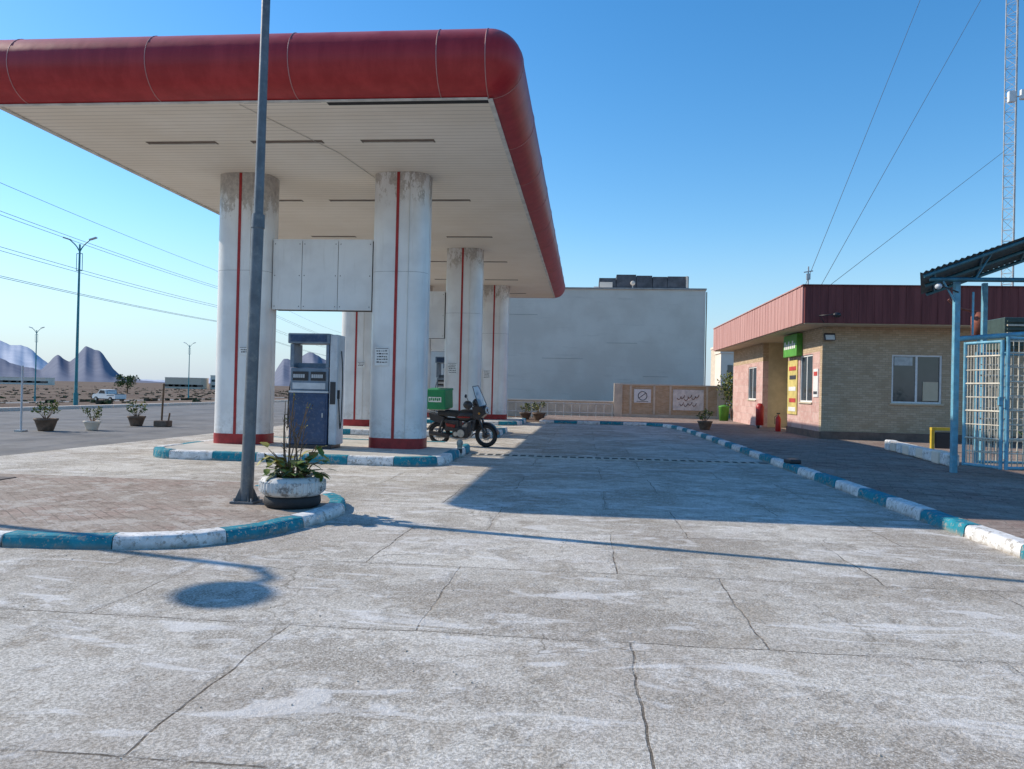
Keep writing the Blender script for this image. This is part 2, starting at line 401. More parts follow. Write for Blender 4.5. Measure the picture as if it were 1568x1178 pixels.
# loose grit on the concrete and paving
b=B('loose_grit'); gm_=simple('grit_stone',(.40,.37,.32),.9,.4,9)
for _ in range(420):
    if R.random()<.65:
        p=R.choice(lp[40:]); x=p.x+abs(R.gauss(.05,.12)); y=p.y+R.gauss(-.1,.15); z=.014
    else: x=R.uniform(-5,4.2); y=R.uniform(3,10); z=.014
    if x<-2.9 and 6.5<y<11.1: z=.125
    s=R.uniform(.002,.007); b.sph((x,y,z+s*.3),(s*R.uniform(.8,1.5),s,s*.6),gm_,6,4)
b.obj()
# ------------------------------------------------------------ canopy
cx0,cx1,cy0,cy1=-10.7,-1.72,12.75,40.4; zs=6.57; rr_=.56
can=empty('station_canopy',(-6.2,26.5,0))
b=B('roof_deck'); b.bx(cx0,cx1,cy0,cy1,zs+.04,zs+2*rr_-.02,whitep); b.obj(can)
b=B('soffit'); b.bx(cx0-.0,cx1,cy0,cy1,zs-.012,zs+.03,soff); b.obj(can)
b=B('fascia_roll')
prof=[(0.,zs-.02)]+[(rr_*1.0*math.cos(a),zs+rr_+rr_*math.sin(a)) for a in [math.radians(-90+180*k/18) for k in range(19)]]
path=[]
for cx,cy,a in((cx1,cy0,-90),(cx1,cy1,0),(cx0,cy1,90),(cx0,cy0,180)):
    for k in range(9):
        t=math.radians(a+90*k/8); path.append((cx,cy,math.cos(t),math.sin(t)))
vs=[];m=len(prof)
for px,py,nx_,ny_ in path:
    for o,z in prof: vs.append((px+nx_*o,py+ny_*o,z))
K=len(path)
b.add(vs,[(j*m+a,j*m+a+1,((j+1)%K)*m+a+1,((j+1)%K)*m+a) for j in range(K) for a in range(m-1)],redm,True)
b.obj(can)
seam=simple('seam_bead',(.46,.22,.21),.5)
b=B('fascia_seams')
def arc(px,py,nx_,ny_):
    b.tube([(px+nx_*(rr_+.002)*math.cos(a),py+ny_*(rr_+.002)*math.cos(a),zs+rr_+(rr_+.002)*math.sin(a)) for a in [math.radians(-90+180*k/16) for k in range(17)]],.009,seam,5)
x=cx1-.02
arc(x,cy0,0,-1); x=cx1-.83
while x>cx0: arc(x,cy0,0,-1); x-=2.52
for k in range(0,11): arc(cx1,cy0+.05+2.75*k,1,0)
b.obj(can)
trim=simple('soffit_trim',(.62,.60,.55),.5)
b=B('soffit_trim')
b.bx(cx0-.05,cx0+.03,cy0,cy1,zs-.05,zs-.014,trim); b.bx(cx1-.03,cx1+.05,cy0,cy1,zs-.04,zs-.014,trim); b.bx(cx0+.03,cx1-.03,cy0-.05,cy0+.02,zs-.035,zs-.014,trim)
b.bx(-4.6,-1.75,cy0+.03,cy0+.20,zs-.022,zs-.0135,dark)
b.bx(-6.1,-4.7,cy0+.03,cy0+.06,zs-.022,zs-.0135,dark); b.obj(can)
lt=simple('light_recess',(.16,.12,.09),.6); lt2=simple('light_tube_off',(.55,.52,.46),.4)
b=B('soffit_lights')
for yy in [14.9+4.75*k for k in range(6)]:
    for xx in(-8.4,-6.15,-3.85):
        b.bx(xx-.75,xx+.75,yy-.09,yy+.09,zs-.020,zs-.013,lt); b.bx(xx-.72,xx+.72,yy+.02,yy+.06,zs-.028,zs-.021,lt2)
b.obj(can)
b=B('ceiling_conduit'); b.tube([(-6.2,cy0+.1,zs-.025),(-5.3,15.6,zs-.025),(-4.9,18.6,zs-.025)],.006,lt2,5); b.obj(can)
def superell(a,bb,n=3.2,N=40):
    o=[]
    for k in range(N):
        t=2*PI*k/N; c_,s_=math.cos(t),math.sin(t)
        o.append((a*math.copysign(abs(c_)**(2/n),c_),bb*math.copysign(abs(s_)**(2/n),s_)))
    return o
textm=simple('sign_text_dark',(.05,.05,.06),.6)
def notice(b,x,y,z,w,h,lines=4):
    b.bx(x-w/2,x+w/2,y-.012,y,z-h/2,z+h/2,whitep)
    b.bx(x-w/2+.015,x+w/2-.015,y-.015,y-.0125,z+h/2-.03,z+h/2-.018,textm)
    for k in range(lines):
        zz=z+h/2-.075-(h-.1)*k/lines; xx=x-w/2+.03+R.uniform(0,.03)
        while xx<x+w/2-.05:
            l=R.uniform(.02,.06); b.bx(xx,min(xx+l,x+w/2-.03),y-.015,y-.0125,zz-.012-R.uniform(0,.01),zz+R.uniform(0,.012),textm); xx+=l+.014
for yc in rowsY:
    for ci,xc in enumerate((-8.12,-4.35)):
        ce=empty('canopy_column',(xc,yc,0))
        b=B('cladding')
        for z0,z1 in((.2,4.262),(4.268,zs-.013)):
            b.prism([(xc+p[0],yc+p[1],z0) for p in superell(.65,.48)],(0,0,z1-z0),colm,True)
        b.prism([(xc+p[0],yc+p[1],.2) for p in superell(.645,.475)],(0,0,6.3),dark,True)
        b.obj(ce)
        b=B('base_band'); b.prism([(xc+p[0],yc+p[1],.19) for p in superell(.66,.49)],(0,0,.24),redstripe,True); b.obj(ce)
        b=B('stripe'); b.bx(xc-.045,xc+.02,yc-.492,yc-.40,.43,zs-.02,redstripe); b.bx(xc+.6,xc+.658,yc-.04,yc+.04,.43,zs-.02,colm); b.bx(xc+.26,xc+.265,yc-.488,yc-.42,.43,zs-.02,trim); b.obj(ce)
        b=B('notice_plate')
        if ci: notice(b,xc-.30,yc-.487,2.30,.33,.42,5)
        else: notice(b,xc+.19,yc-.493,2.38,.26,.2,2)
        b.obj(ce)
    ps_=B('sign_panel_box')
    xa,xb=-7.46,-5.01
    ps_.bx(xa,xb,yc-.10,yc+.32,3.40,5.02,dark)
    cuts=[xa,xa+.72,xa+1.6,xb-.02]
    for a_,b_ in zip(cuts[:-1],cuts[1:]):
        ps_.bx(a_+.006,b_-.006,yc-.125,yc-.10,3.39,5.03,colm,.004)
        for px in(a_+.06,b_-.06):
            for pz in(3.47,4.2,4.95): ps_.sph((px,yc-.127,pz),.012,dark,6,4)
    ps_.bx(xa,xb,yc-.13,yc+.33,5.03,5.06,colm); ps_.obj()
# ------------------------------------------------------------ fuel dispensers
def dispenser(x,y):
    e=empty('fuel_dispenser',(x,y,.19)); z=.19
    b=B('plinth'); b.bx(x-.52,x+.52,y-.33,y+.33,z,z+.09,blackp,.01); b.obj(e)
    b=B('cabinet'); b.bx(x-.48,x+.40,y-.30,y+.30,z+.09,z+1.24,navy,.015); b.bx(x-.44,x+.36,y-.312,y-.302,z+.14,z+1.17,navy,.004); b.box((x+.3,y-.32,z+.75),(.03,.02,.1),steel,.004)
    b.bx(x-.49,x+.41,y-.31,y+.31,z+1.245,z+1.29,plight)
    b.obj(e)
    b=B('display_head'); b.bx(x-.48,x+.40,y-.27,y+.27,z+1.29,z+1.80,pgrey,.02)
    b.bx(x-.42,x-.06,y-.285,y-.272,z+1.52,z+1.72,blackp); b.bx(x,x+.34,y-.285,y-.272,z+1.52,z+1.72,blackp)
    for k in range(2):
        for q in range(6): b.bx(x-.40+k*.42+q*.045,x-.37+k*.42+q*.045,y-.289,y-.286,z+1.58,z+1.66,plight)
    b.bx(x-.42,x+.34,y-.285,y-.272,z+1.33,z+1.47,plight,.005); b.obj(e)
    b=B('uprights'); b.bx(x-.50,x-.41,y-.26,y+.26,z+1.81,z+2.34,pgrey,.01); b.bx(x+.33,x+.40,y-.26,y+.26,z+1.81,z+2.34,pgrey,.01)
    b.bx(x-.50,x+.40,y-.02,y+.02,z+1.81,z+1.92,pgrey); b.obj(e)
    b=B('header'); b.bx(x-.54,x+.42,y-.31,y+.31,z+2.35,z+2.58,pgrey,.02); b.bx(x-.48,x+.36,y-.32,y-.312,z+2.39,z+2.54,navy); b.obj(e)
    b=B('hose_column'); b.bx(x+.42,x+.60,y-.26,y+.26,z+.09,z+2.56,plight,.02); b.bx(x+.45,x+.57,y-.275,y-.262,z+1.0,z+1.5,blackp); b.obj(e)
    b=B('hoses')
    X=x-.51
    b.tube(catmull([(X,y-.05,z+1.7),(X-.05,y-.10,z+1.3),(X-.06,y-.14,z+.7),(X-.04,y-.16,z+.45),(X-.02,y-.18,z+.7),(X,y-.18,z+1.1)],n=6),.013,black,8)
    b.box((X-.01,y-.18,z+1.15),(.05,.07,.2),black,.01)
    X=x+.62; b.tube(catmull([(X,y-.05,z+2.2),(X+.05,y-.1,z+1.7),(X+.06,y-.14,z+.8),(X+.04,y-.16,z+.45),(X+.02,y-.18,z+.8),(X,y-.18,z+1.15)],n=6),.013,black,8)
    b.box((X,y-.2,z+1.22),(.05,.06,.2),black,.01); b.obj(e)
for yc in rowsY:
    dispenser(-6.12,yc-.75)
    if yc>20: dispenser(-5.0,yc+1.2)
# ------------------------------------------------------------ foliage
def leafcluster(b,c,r,n,size,mats,up=.3):
    for _ in range(n):
        while True:
            q=Vector((R.uniform(-1,1),R.uniform(-1,1),R.uniform(-1,1)))
            if q.length<=1: break
        p=Vector(c)+Vector((q.x*r[0],q.y*r[1],q.z*r[2]))
        d=Vector((R.uniform(-1,1),R.uniform(-1,1),R.uniform(-.5,.9)+up)).normalized()
        w=d.cross(Vector((R.uniform(-1,1),R.uniform(-1,1),R.uniform(-1,1)))).normalized()
        s=size*R.uniform(.6,1.3); nrm=d.cross(w)
        vs=[p,p+d*s*.5+w*s*.28+nrm*s*.06,p+d*s-nrm*s*.08,p+d*s*.5-w*s*.28+nrm*s*.06]
        b.add(vs,[(0,1,2),(0,2,3)],R.choice(mats))
# ------------------------------------------------------------ lamp posts
b=B('lamp_post')
px,py=-4.17,9.1
b.box((px,py,.135),(.3,.3,.03),galv,.005)
for sx in(-1,1):
    for sy in(-1,1): b.tube([(px+sx*.11,py+sy*.11,.14),(px+sx*.11,py+sy*.11,.19)],.012,steel,6)
b.tube([(px,py,.13),(px+.025,py,1.5),(px+.06,py,3.6)],[.080,.076,.072],galv,20)
b.tube([(px+.06,py,3.55),(px+.063,py,3.72)],[.082,.078],galv,20)
b.tube([(px+.062,py,3.7),(px+.12,py,9.2)],[.058,.046],galv,20)
for a in range(4):
    t=a*PI/2+.6; q=Vector((math.cos(t),math.sin(t),0)); pp=Vector((px,py,.15)); n_=Vector((-q.y,q.x,0))*.005
    b.add([pp+q*.08-n_,pp+q*.15-n_,pp+q*.08+Vector((0,0,.16))-n_,pp+q*.08+n_,pp+q*.15+n_,pp+q*.08+Vector((0,0,.16))+n_],[(0,1,2),(3,4,5),(0,1,4,3),(1,2,5,4),(0,2,5,3)],galv)
b.tube([(px+.12,py,9.15),(px+.12,py-.3,9.35),(px+.12,py-.6,9.35)],.035,galv,10)
b.sph((px+.12,py-.85,9.33),(.22,.34,.12),galv); b.obj()
b=B('lamp_post')
px,py=-12.3,8.7
b.box((px,py,.135),(.3,.3,.03),galv,.005); b.tube([(px,py,.1),(px,py,7.0)],[.09,.06],galv,14)
b.tube([(px,py,6.95),(px+.05,py-.25,7.10),(px+.05,py-.55,7.05)],.05,galv,10)
b.sph((px+.05,py-.82,7.0),(.30,.38,.2),galv); b.obj()
# ------------------------------------------------------------ tyre planter
b=B('tyre_planter'); tx,ty=-3.53,8.98; tz=.122
prf=[(.20,.0),(.28,.0),(.325,.02),(.34,.06),(.335,.12),(.31,.145)]
b.lathe((tx,ty,tz),prf+[(.2,.145)],black,40)
prf2=[(.24,.146),(.33,.146),(.375,.18),(.39,.24),(.388,.30),(.36,.355),(.31,.375),(.27,.37),(.25,.34)]
tw_t=NT('painted_tyre'); tw=tw_t.out(tw_t.mix(tw_t.ramp(tw_t.noise(9,5,.75),.50,.62),(.58,.58,.56),(.18,.17,.16)),.7,tw_t.bump(tw_t.noise(25,4),.5,.01))
b.lathe((tx,ty,tz),prf2,tw,48)
for k in range(44):
    a=2*PI*k/44
    b.box((tx+.387*math.cos(a),ty+.387*math.sin(a),tz+.26),(.014,.026,.12),tw,.003,rot=a+.3)
b.lathe((tx,ty,tz),[(.001,.33),(.262,.325)],dirt,24)
b.obj()
b=B('planter_shrub')
for k in range(14):
    a=2*PI*k/14+R.uniform(-.2,.2); r0=R.uniform(.03,.15); H=R.uniform(.12,.50)
    base=Vector((tx+r0*math.cos(a),ty+r0*math.sin(a),tz+.31)); tip=base+Vector((math.cos(a)*R.uniform(.12,.40),math.sin(a)*R.uniform(.1,.3),H))
    mid=base.lerp(tip,.5)+Vector((0,0,.06)); b.tube([base,mid,tip],[.010,.008,.004],wood,5)
    for q in range(7):
        t=R.uniform(.3,1.0); p=base.lerp(tip,t)
        d=Vector((R.uniform(-1,1),R.uniform(-1,1),R.uniform(-.45,.5))).normalized(); w=d.cross(Vector((0,0,1))).normalized(); n_=w.cross(d)
        s=R.uniform(.13,.24); m_=R.choice([leafg,leafg,leafg,leafy,leafy,leafd])
        p2=p+d*.03
        pts=[p2,p2+d*s*.3+w*s*.26+n_*s*.04,p2+d*s*.3-w*s*.26+n_*s*.04,p2+d*s*.3-n_*s*.0,p2+d*s*.7+w*s*.23-n_*s*.05,p2+d*s*.7-w*s*.23-n_*s*.05,p2+d*s*.7-n_*s*.08,p2+d*s-n_*s*.22]
        b.add(pts,[(0,1,3),(0,3,2),(1,4,6,3),(3,6,5,2),(4,7,6),(6,7,5)],m_,True)
for k in range(9):
    a=R.uniform(0,2*PI); base=Vector((tx+.06*math.cos(a),ty+.06*math.sin(a),tz+.33)); H=R.uniform(.65,1.15)
    tip=base+Vector((R.uniform(-.12,.25),R.uniform(-.15,.15),H)); pts=catmull([base,base.lerp(tip,.4)+Vector((R.uniform(-.05,.05),0,0)),tip],n=5)
    b.tube([p for p in pts],[.010-.006*i/len(pts) for i in range(len(pts))],wood,5)
    for q in range(4):
        p=base.lerp(tip,R.uniform(.4,.9)); b.tube([p,p+Vector((R.uniform(-.1,.1),R.uniform(-.1,.1),R.uniform(.06,.16)))],[.005,.0025],wood,4)
    leafcluster(b,tip-Vector((0,0,.08)),(.03,.03,.1),3,.035,[leafy,scrubm])
b.obj(recalc=False)
# ------------------------------------------------------------ motorcycle
def motorcycle():
    e=empty('parked_motorcycle',(-3.36,20.9,0)); M=Matrix.Translation((-3.36,20.9,.012))@Matrix.Rotation(math.radians(-14),4,'Z')@Matrix.Rotation(math.radians(5),4,'X')@Matrix.Scale(1.08,4)
    redp=simple('motorcycle_red',(.20,.012,.012),.25,.1); green=simple('delivery_box_green',(.012,.22,.085),.5,.1)
    ws=NT('windshield_plastic'); wsm=ws.out((.6,.65,.68),.12,None,0.,.6,Alpha=.5)
    def P_(n): q=B(n); q.M=M; return q
    b=P_('wheels')
    for x in(-.65,.66):
        b.torus((x,0,.30),(0,1,0),.248,.055,black,32,10); b.torus((x,0,.30),(0,1,0),.20,.014,steel,28,6)
        b.tube([(x,-.07,.30),(x,.07,.30)],.07,blackp,12); b.torus((x,.0,.3),(0,1,0),.11,.014,steel,20,5)
        for k in range(18):
            a=2*PI*k/18; b.tube([(x,.04*(-1)**k,.30),(x+.205*math.cos(a),0,.30+.205*math.sin(a))],.004,steel,4)
    b.obj(e)
    b=P_('frame')
    b.tube([(.40,0,.90),(.30,0,.55),(.12,0,.24),(-.15,0,.22),(-.2,0,.45),(-.25,0,.70)],.024,blackp,8)
    b.tube([(.40,0,.86),(.1,0,.72),(-.25,0,.70),(-.85,0,.74)],.024,blackp,8)
    for s in(-1,1):
        b.tube([(-.15,s*.09,.30),(-.65,s*.09,.30)],.024,blackp,8); b.tube([(-.63,s*.11,.33),(-.48,s*.11,.68)],.032,blackp,10)
        b.tube([(.44,s*.09,.93),(.66,s*.09,.30)],[.028,.032],blackp,10)
        b.tube([(-.05,s*.1,.26),(-.02,s*.24,.26)],.014,black,6)
        b.tube([(-.3,s*.13,.28),(-.34,s*.22,.28)],.012,black,6)
        b.tube(catmull([(.27,s*.05,.66),(.36,s*.24,.60),(.34,s*.26,.38),(.22,s*.06,.26)],n=5),.016,blackp,6)
    b.tube([(0,-.1,.22),(-.05,-.25,.0)],.011,steel,6)
    b.obj(e)
    b=P_('engine'); b.box((.0,0,.36),(.46,.30,.28),blackp,.03); b.tube([(.05,0,.42),(.17,0,.62)],.10,blackp,12)
    for k in range(6): b.box((.07+.018*k,0,.45+.03*k),(.23,.24,.010),steel,E=Euler((0,-.5,0)))
    b.tube([(.03,-.16,.35),(.03,-.19,.35)],.10,steel,16); b.tube([(-.12,-.16,.33),(-.12,-.185,.33)],.06,steel,16)
    b.tube(catmull([(.2,-.06,.55),(.32,-.1,.4),(.2,-.13,.22),(-.1,-.14,.2),(-.3,-.15,.25)],n=5),.022,steel,8); b.tube([(-.3,-.15,.25),(-.85,-.16,.34)],[.04,.06],blackp,12)
    b.box((-.24,0,.54),(.40,.26,.30),blackp,.03); b.obj(e)
    b=P_('tank_and_panels')
    b.sph((.12,0,.80),(.32,.18,.16),blackp,20,12,Euler((0,-.1,0))); b.tube([(.16,0,.94),(.16,0,.97)],.035,chrome,12)
    for s in(-1,1):
        b.sph((.10,s*.15,.77),(.20,.045,.03),redp,14,8)
        b.prism([(-.12,s*.145,.56),(-.40,s*.145,.60),(-.36,s*.145,.52),(-.15,s*.145,.49)],(0,s*.02,0),redp)
        b.prism([(.20,s*.12,.62),(.44,s*.12,.74),(.40,s*.15,.46),(.24,s*.15,.36)],(0,s*.02,0),blackp)
    b.prism([(-.45,-.12,.74),(-.90,-.10,.84),(-.86,-.10,.66),(-.5,-.12,.56)],(0,.22,0),blackp)
    b.prism([(.34,-.15,1.04),(.60,-.13,1.08),(.68,-.11,.86),(.50,-.13,.70),(.36,-.13,.76)],(0,.28,0),blackp)
    b.obj(e)
    b=P_('seat'); b.box((-.30,0,.84),(.68,.30,.15),black,.05,E=Euler((0,.04,0))); b.obj(e)
    b=P_('fenders')
    for x,a0,a1 in((.66,-.2,1.9),(-.65,-.1,2.3)):
        N=12; vs=[]
        for k in range(N+1):
            a=a0+(a1-a0)*k/N+ (.3 if x>0 else .6)
            for yy in(-.080,-.05,.05,.080): vs.append((x+.335*math.cos(a),yy,.30+(.335 if abs(yy)<.06 else .305)*math.sin(a)))
        b.add(vs,[(k*4+j,k*4+j+1,(k+1)*4+j+1,(k+1)*4+j) for k in range(N) for j in range(3)],blackp,True)
    b.obj(e,recalc=False)
    b=P_('handlebar'); b.tube(catmull([(.24,-.37,1.10),(.30,-.22,1.14),(.42,-.08,1.02),(.42,.08,1.02),(.30,.22,1.14),(.24,.37,1.10)],n=4),.014,blackp,8)
    for s in(-1,1):
        b.tube([(.25,s*.36,1.10),(.29,s*.25,1.13)],.022,black,8); b.tube([(.3,s*.22,1.14),(.27,s*.34,1.30)],.008,blackp,5); b.sph((.27,s*.38,1.33),(.015,.075,.05),blackp,10,6)
        b.sph((.29,s*.30,1.10),(.13,.07,.11),blackp,10,6)
    b.tube([(.46,0,.88),(.42,0,1.02)],.05,blackp,12); b.sph((.62,0,.95),(.09,.11,.11),blackp); b.tube([(.66,0,.95),(.70,0,.95)],.085,plight,16)
    for s in(-1,1): b.sph((.55,s*.19,.88),.03,simple('indicator_amber',(.6,.25,.03),.3),8,6)
    b.obj(e)
    b=P_('windshield'); vs=[];N=8
    for k in range(6):
        for j in range(N+1):
            a=-.9+1.8*j/N; w=.26*(1-.3*(k/5)**2); vs.append((.62-.20*k/5-.12*(1-math.cos(a)),w*math.sin(a)/.78,1.06+.50*k/5))
    b.add(vs,[(k*(N+1)+j,k*(N+1)+j+1,(k+1)*(N+1)+j+1,(k+1)*(N+1)+j) for k in range(5) for j in range(N)],wsm,True); b.obj(e,recalc=False)
    b=P_('windshield_rim'); 
    b.tube([vs[j] for j in range(N+1)]+[vs[k*(N+1)+N] for k in range(1,6)]+[vs[5*(N+1)+j] for j in range(N-1,-1,-1)]+[vs[k*(N+1)] for k in range(4,0,-1)],.010,blackp,5,closed=True); b.obj(e)
    b=P_('delivery_box'); b.box((-.64,0,1.20),(.56,.52,.50),green,.03); b.box((-.64,0,1.44),(.58,.54,.06),green,.015)
    b.box((-.64,-.266,1.21),(.36,.006,.13),whitep)
    for k in range(6): b.box((-.78+.055*k,-.271,1.21+.01*(k%2)),(.038,.004,.07),green)
    b.tube([(-.4,-.12,.80),(-.9,-.12,.93),(-.9,.12,.93),(-.4,.12,.80)],.016,steel,6); b.box((-.64,0,.935),(.46,.34,.02),steel); b.box((-1.0,0,.76),(.03,.12,.07),simple('tail_lamp_red',(.5,.02,.02),.3),.01)
    b.obj(e)
motorcycle()
b=B('bollard'); b.lathe((-2.86,18.0-.6,.012),[(.001,.0),(.10,.0),(.10,.03),(.06,.04),(.06,.28),(.075,.29),(.075,.36),(.05,.40),(.001,.41)],simple('bollard_paint',(.35,.33,.28),.6,.4,12,.3,40),16)
b.lathe((-2.86,18.0-.6,.012),[(.062,.10),(.062,.2)],blackp,16); b.obj()
# ------------------------------------------------------------ white building at far end
stucco_t=NT('grey_white_stucco')
_s=stucco_t.mix(stucco_t.ramp(stucco_t.noise(.4,5,.6),.35,.65),(.72,.625,.52),(.80,.71,.60))
_s=stucco_t.mix(stucco_t.mul(stucco_t.ramp(stucco_t.noise(1.,5,.7,stucco_t.vmul(stucco_t.P,(.25,.25,2.2))),.56,.7),.3),_s,(.50,.43,.35))
stucco=stucco_t.out(_s,.9,stucco_t.bump(stucco_t.noise(6,4),.3,.03),0.,.1)
e=empty('plain_white_building',(-1,62,0))
b=B('walls'); b.bx(-13,8.55,55.8,68,0,9.15,stucco); b.obj(e)
b=B('parapet_coping'); b.bx(-13.1,8.6,55.7,55.95,9.15,9.25,simple('coping',(.42,.38,.34),.8)); b.bx(8.40,8.63,55.95,68,9.15,9.25,stucco); b.obj(e)
b=B('down_pipe'); b.bx(8.59,8.65,55.75,55.85,.2,9.0,simple('pipe_brown',(.2,.15,.12),.6)); b.obj(e)
tank=simple('roof_cladding_dark',(.09,.095,.105),.7,.3,2,.3,10)
b=B('rooftop_structure')
xx=.9
for k,w in enumerate([1.3,1.5,1.2,1.1,1.6]):
    b.bx(xx,xx+w-.04,57.6,60.5,9.2,10.45+R.uniform(-.25,.2),tank); xx+=w
b.bx(.9,7.6,57.45,57.6,9.3,9.5,tank); b.bx(7.35,7.5,57.5,60.6,9.2,10.4,stucco); b.bx(.5,.9,57.7,58.2,9.2,9.6,whitep); b.bx(0.95,1.9,57.42,57.5,9.5,9.9,stucco)
b.tube([(3.4,57.3,9.2),(3.4,57.3,9.9)],.04,steel,6); b.sph((3.4,57.2,9.8),(.18,.06,.18),stucco,12,8); b.obj(e)
b=B('wall_cracks'); 
for x0,z0,l in((-3.2,4.0,3.0),(-6,7.2,2.4),(1.5,5.2,2.2),(4.2,2.8,1.8)): b.bx(x0,x0+l,55.785,55.8,z0,z0+.02,simple('seam_line',(.3,.27,.24),.9))
b.obj(e)
wb=wallbrick('boundary_brick',(.50,.33,.19),(.60,.43,.28),(.54,.45,.34),.22,.07)
beige=simple('beige_render',(.62,.52,.40),.85,.12,2,.2,20); 
e=empty('boundary_wall',(4.5,46,0))
b=B('brick_panels'); b.bx(2.2,8.0,46,46.25,.15,2.05,wb); b.obj(e)
b=B('piers_and_coping')
for x in(2.0,8.1): b.bx(x-.25,x+.25,45.93,46.33,.15,2.15,beige,.01)
b.bx(2.25,7.85,45.95,46.3,2.05,2.13,beige); b.bx(2.25,7.85,45.96,45.999,.15,.32,beige)
for x in(2.75,4.15,5.1,7.25): b.bx(x-.06,x+.06,45.97,45.999,.33,2.04,beige)
b.obj(e)
b=B('emblem_plaque'); b.bx(2.95,3.95,45.95,45.998,1.02,1.83,whitep); b.torus((3.45,45.945,1.43),(0,1,0),.26,.022,textm,24,6); b.tube([(3.25,45.945,1.3),(3.62,45.945,1.58)],.02,textm,6); b.bx(3.1,3.8,45.944,45.949,1.08,1.11,textm); b.obj(e)
b=B('calligraphy_plaque'); b.bx(5.25,7.05,45.95,45.998,.62,1.85,simple('plaque_cream',(.72,.67,.62),.7))
sc_m=simple('calligraphy_brown',(.16,.07,.05),.6)
for k,(dx,dz) in enumerate(((0,.1),(.2,.16),(.42,.05),(.62,.2),(.85,.12),(1.05,.22),(.15,-.25),(.4,-.3),(.65,-.22),(.9,-.28))):
    x=5.5+dx; z=1.25+dz
    b.tube(catmull([(x,45.94,z),(x+.07,45.94,z-.10),(x+.18,45.94,z-.02),(x+.22,45.94,z+.10)],n=4),.018,sc_m,5)
b.obj(e)
e=empty('low_wall',(-4,46.2,0)); b=B('wall'); b.bx(-12,1.74,46.1,46.35,.0,1.0,beige); b.bx(-12,1.74,46.05,46.4,1.0,1.06,stucco); b.obj(e)
b=B('railing'); 
for k in range(24): b.tube([(-9+k*.46,43.6,.0),(-9+k*.46,43.6,.95)],.014,plight,6)
for z in(.4,.92): b.tube([(-9,43.6,z),(1.6,43.6,z)],.018,plight,6)
b.obj()
flat('planting_bed',[(-12,38),(-2.2,38),(-2.2,46.1),(-12,46.1)],.02,dirt)
# ------------------------------------------------------------ brick station building
cb=wallbrick('cream_brick',(.46,.34,.22),(.58,.45,.31),(.36,.28,.20),.21,.075)
pinkt=NT('pink_stone_tiles'); _x,_y,_z=pinkt.sep()[:3]
_c1,_f=pinkt.brick(pinkt.comb(pinkt.math('ADD',_x,_y),_z),.6,.35,.006,(.50,.28,.24),(.62,.40,.35),(.38,.28,.24),.5,.2)
_c1=pinkt.mix(pinkt.mul(pinkt.ramp(pinkt.noise(5,5,.75),.48,.60),.5),_c1,(.66,.53,.47)); pink=pinkt.out(_c1,.7)
yel=simple('cream_yellow_wall_paint',(.56,.46,.29),.7,.1,2); plinth=simple('dark_plinth',(.17,.11,.085),.6,.25,3)
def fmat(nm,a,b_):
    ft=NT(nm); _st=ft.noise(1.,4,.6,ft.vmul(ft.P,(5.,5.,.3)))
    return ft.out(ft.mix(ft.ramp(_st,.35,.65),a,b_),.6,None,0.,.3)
fasc=fmat('maroon_fascia_shaded',(.14,.034,.032),(.21,.057,.052)); fascp=fmat('faded_fascia_sunlit',(.46,.24,.21),(.56,.32,.28))  # front colour darkened for shade; faded side colour also lightened for sunlight
cream=simple('cream_render',(.58,.50,.36),.8,.08,2)
e=empty('station_building',(12,34,0))
zb=.15; zt=4.05
def wallX(b,y,th,x0,x1,ops,mat,z0=zb,z1=zt):
    x=x0
    for (a,c,lo_,hi) in sorted(ops):
        b.bx(x,a,y,y+th,z0,z1,mat); b.bx(a,c,y,y+th,z0,lo_,mat); b.bx(a,c,y,y+th,hi,z1,mat); x=c
    b.bx(x,x1,y,y+th,z0,z1,mat)
def wallY(b,x,th,y0,y1,ops,mat,z0=zb,z1=zt):
    y=y0
    for (a,c,lo_,hi) in sorted(ops):
        b.bx(x,x+th,y,a,z0,z1,mat)
        if lo_>z0: b.bx(x,x+th,a,c,z0,lo_,mat)
        b.bx(x,x+th,a,c,hi,z1,mat); y=c
    b.bx(x,x+th,y,y1,z0,z1,mat)
b=B('front_wall'); wallX(b,27.2,.25,8.18,18,[(10.5,12.15,1.45,3.12)],cb); b.bx(8.16,18,27.17,27.199,zb,.42,plinth); b.obj(e)
b=B('side_wall'); wallY(b,8.18,.25,27.451,31.6,[(28.3,29.9,1.4,3.15)],pink,zb,3.2); wallY(b,8.18,.25,36.0,43.0,[(37.3,39.1,1.4,3.0)],pink,zb,3.2)
wallY(b,8.18,.25,27.451,31.6,[],cb,3.201,zt); wallY(b,8.18,.25,36,43,[],cb,3.201,zt)
wallY(b,9.4,.2,31.6,36.0,[(33.0,34.1,.15,2.4)],yel); b.bx(8.431,9.4,31.4,31.599,zb,zt,yel); b.bx(8.431,9.4,36.001,36.2,zb,zt,yel)
b.bx(8.14,8.179,27.2,31.6,zb,.4,plinth); b.obj(e)
b=B('back_walls'); b.bx(8.43,18,42.8,43,zb,zt,cb); b.bx(17.8,18,27.45,42.8,zb,zt,cb); b.obj(e)
b=B('roof_slab'); b.bx(7.3,18.6,26.25,43.9,4.051,4.12,cream); b.bx(7.36,18.5,26.31,43.8,4.12,5.25,simple('roof_fill',(.2,.17,.15),.9)); b.obj(e)
b=B('fascia')
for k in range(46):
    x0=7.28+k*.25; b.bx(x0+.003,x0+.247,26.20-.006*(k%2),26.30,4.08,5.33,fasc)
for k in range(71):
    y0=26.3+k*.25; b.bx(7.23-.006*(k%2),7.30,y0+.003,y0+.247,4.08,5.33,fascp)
b.bx(7.20,18.8,26.16,26.34,5.331,5.37,fasc); b.bx(7.19,7.36,26.341,44.05,5.331,5.37,fascp); b.obj(e)
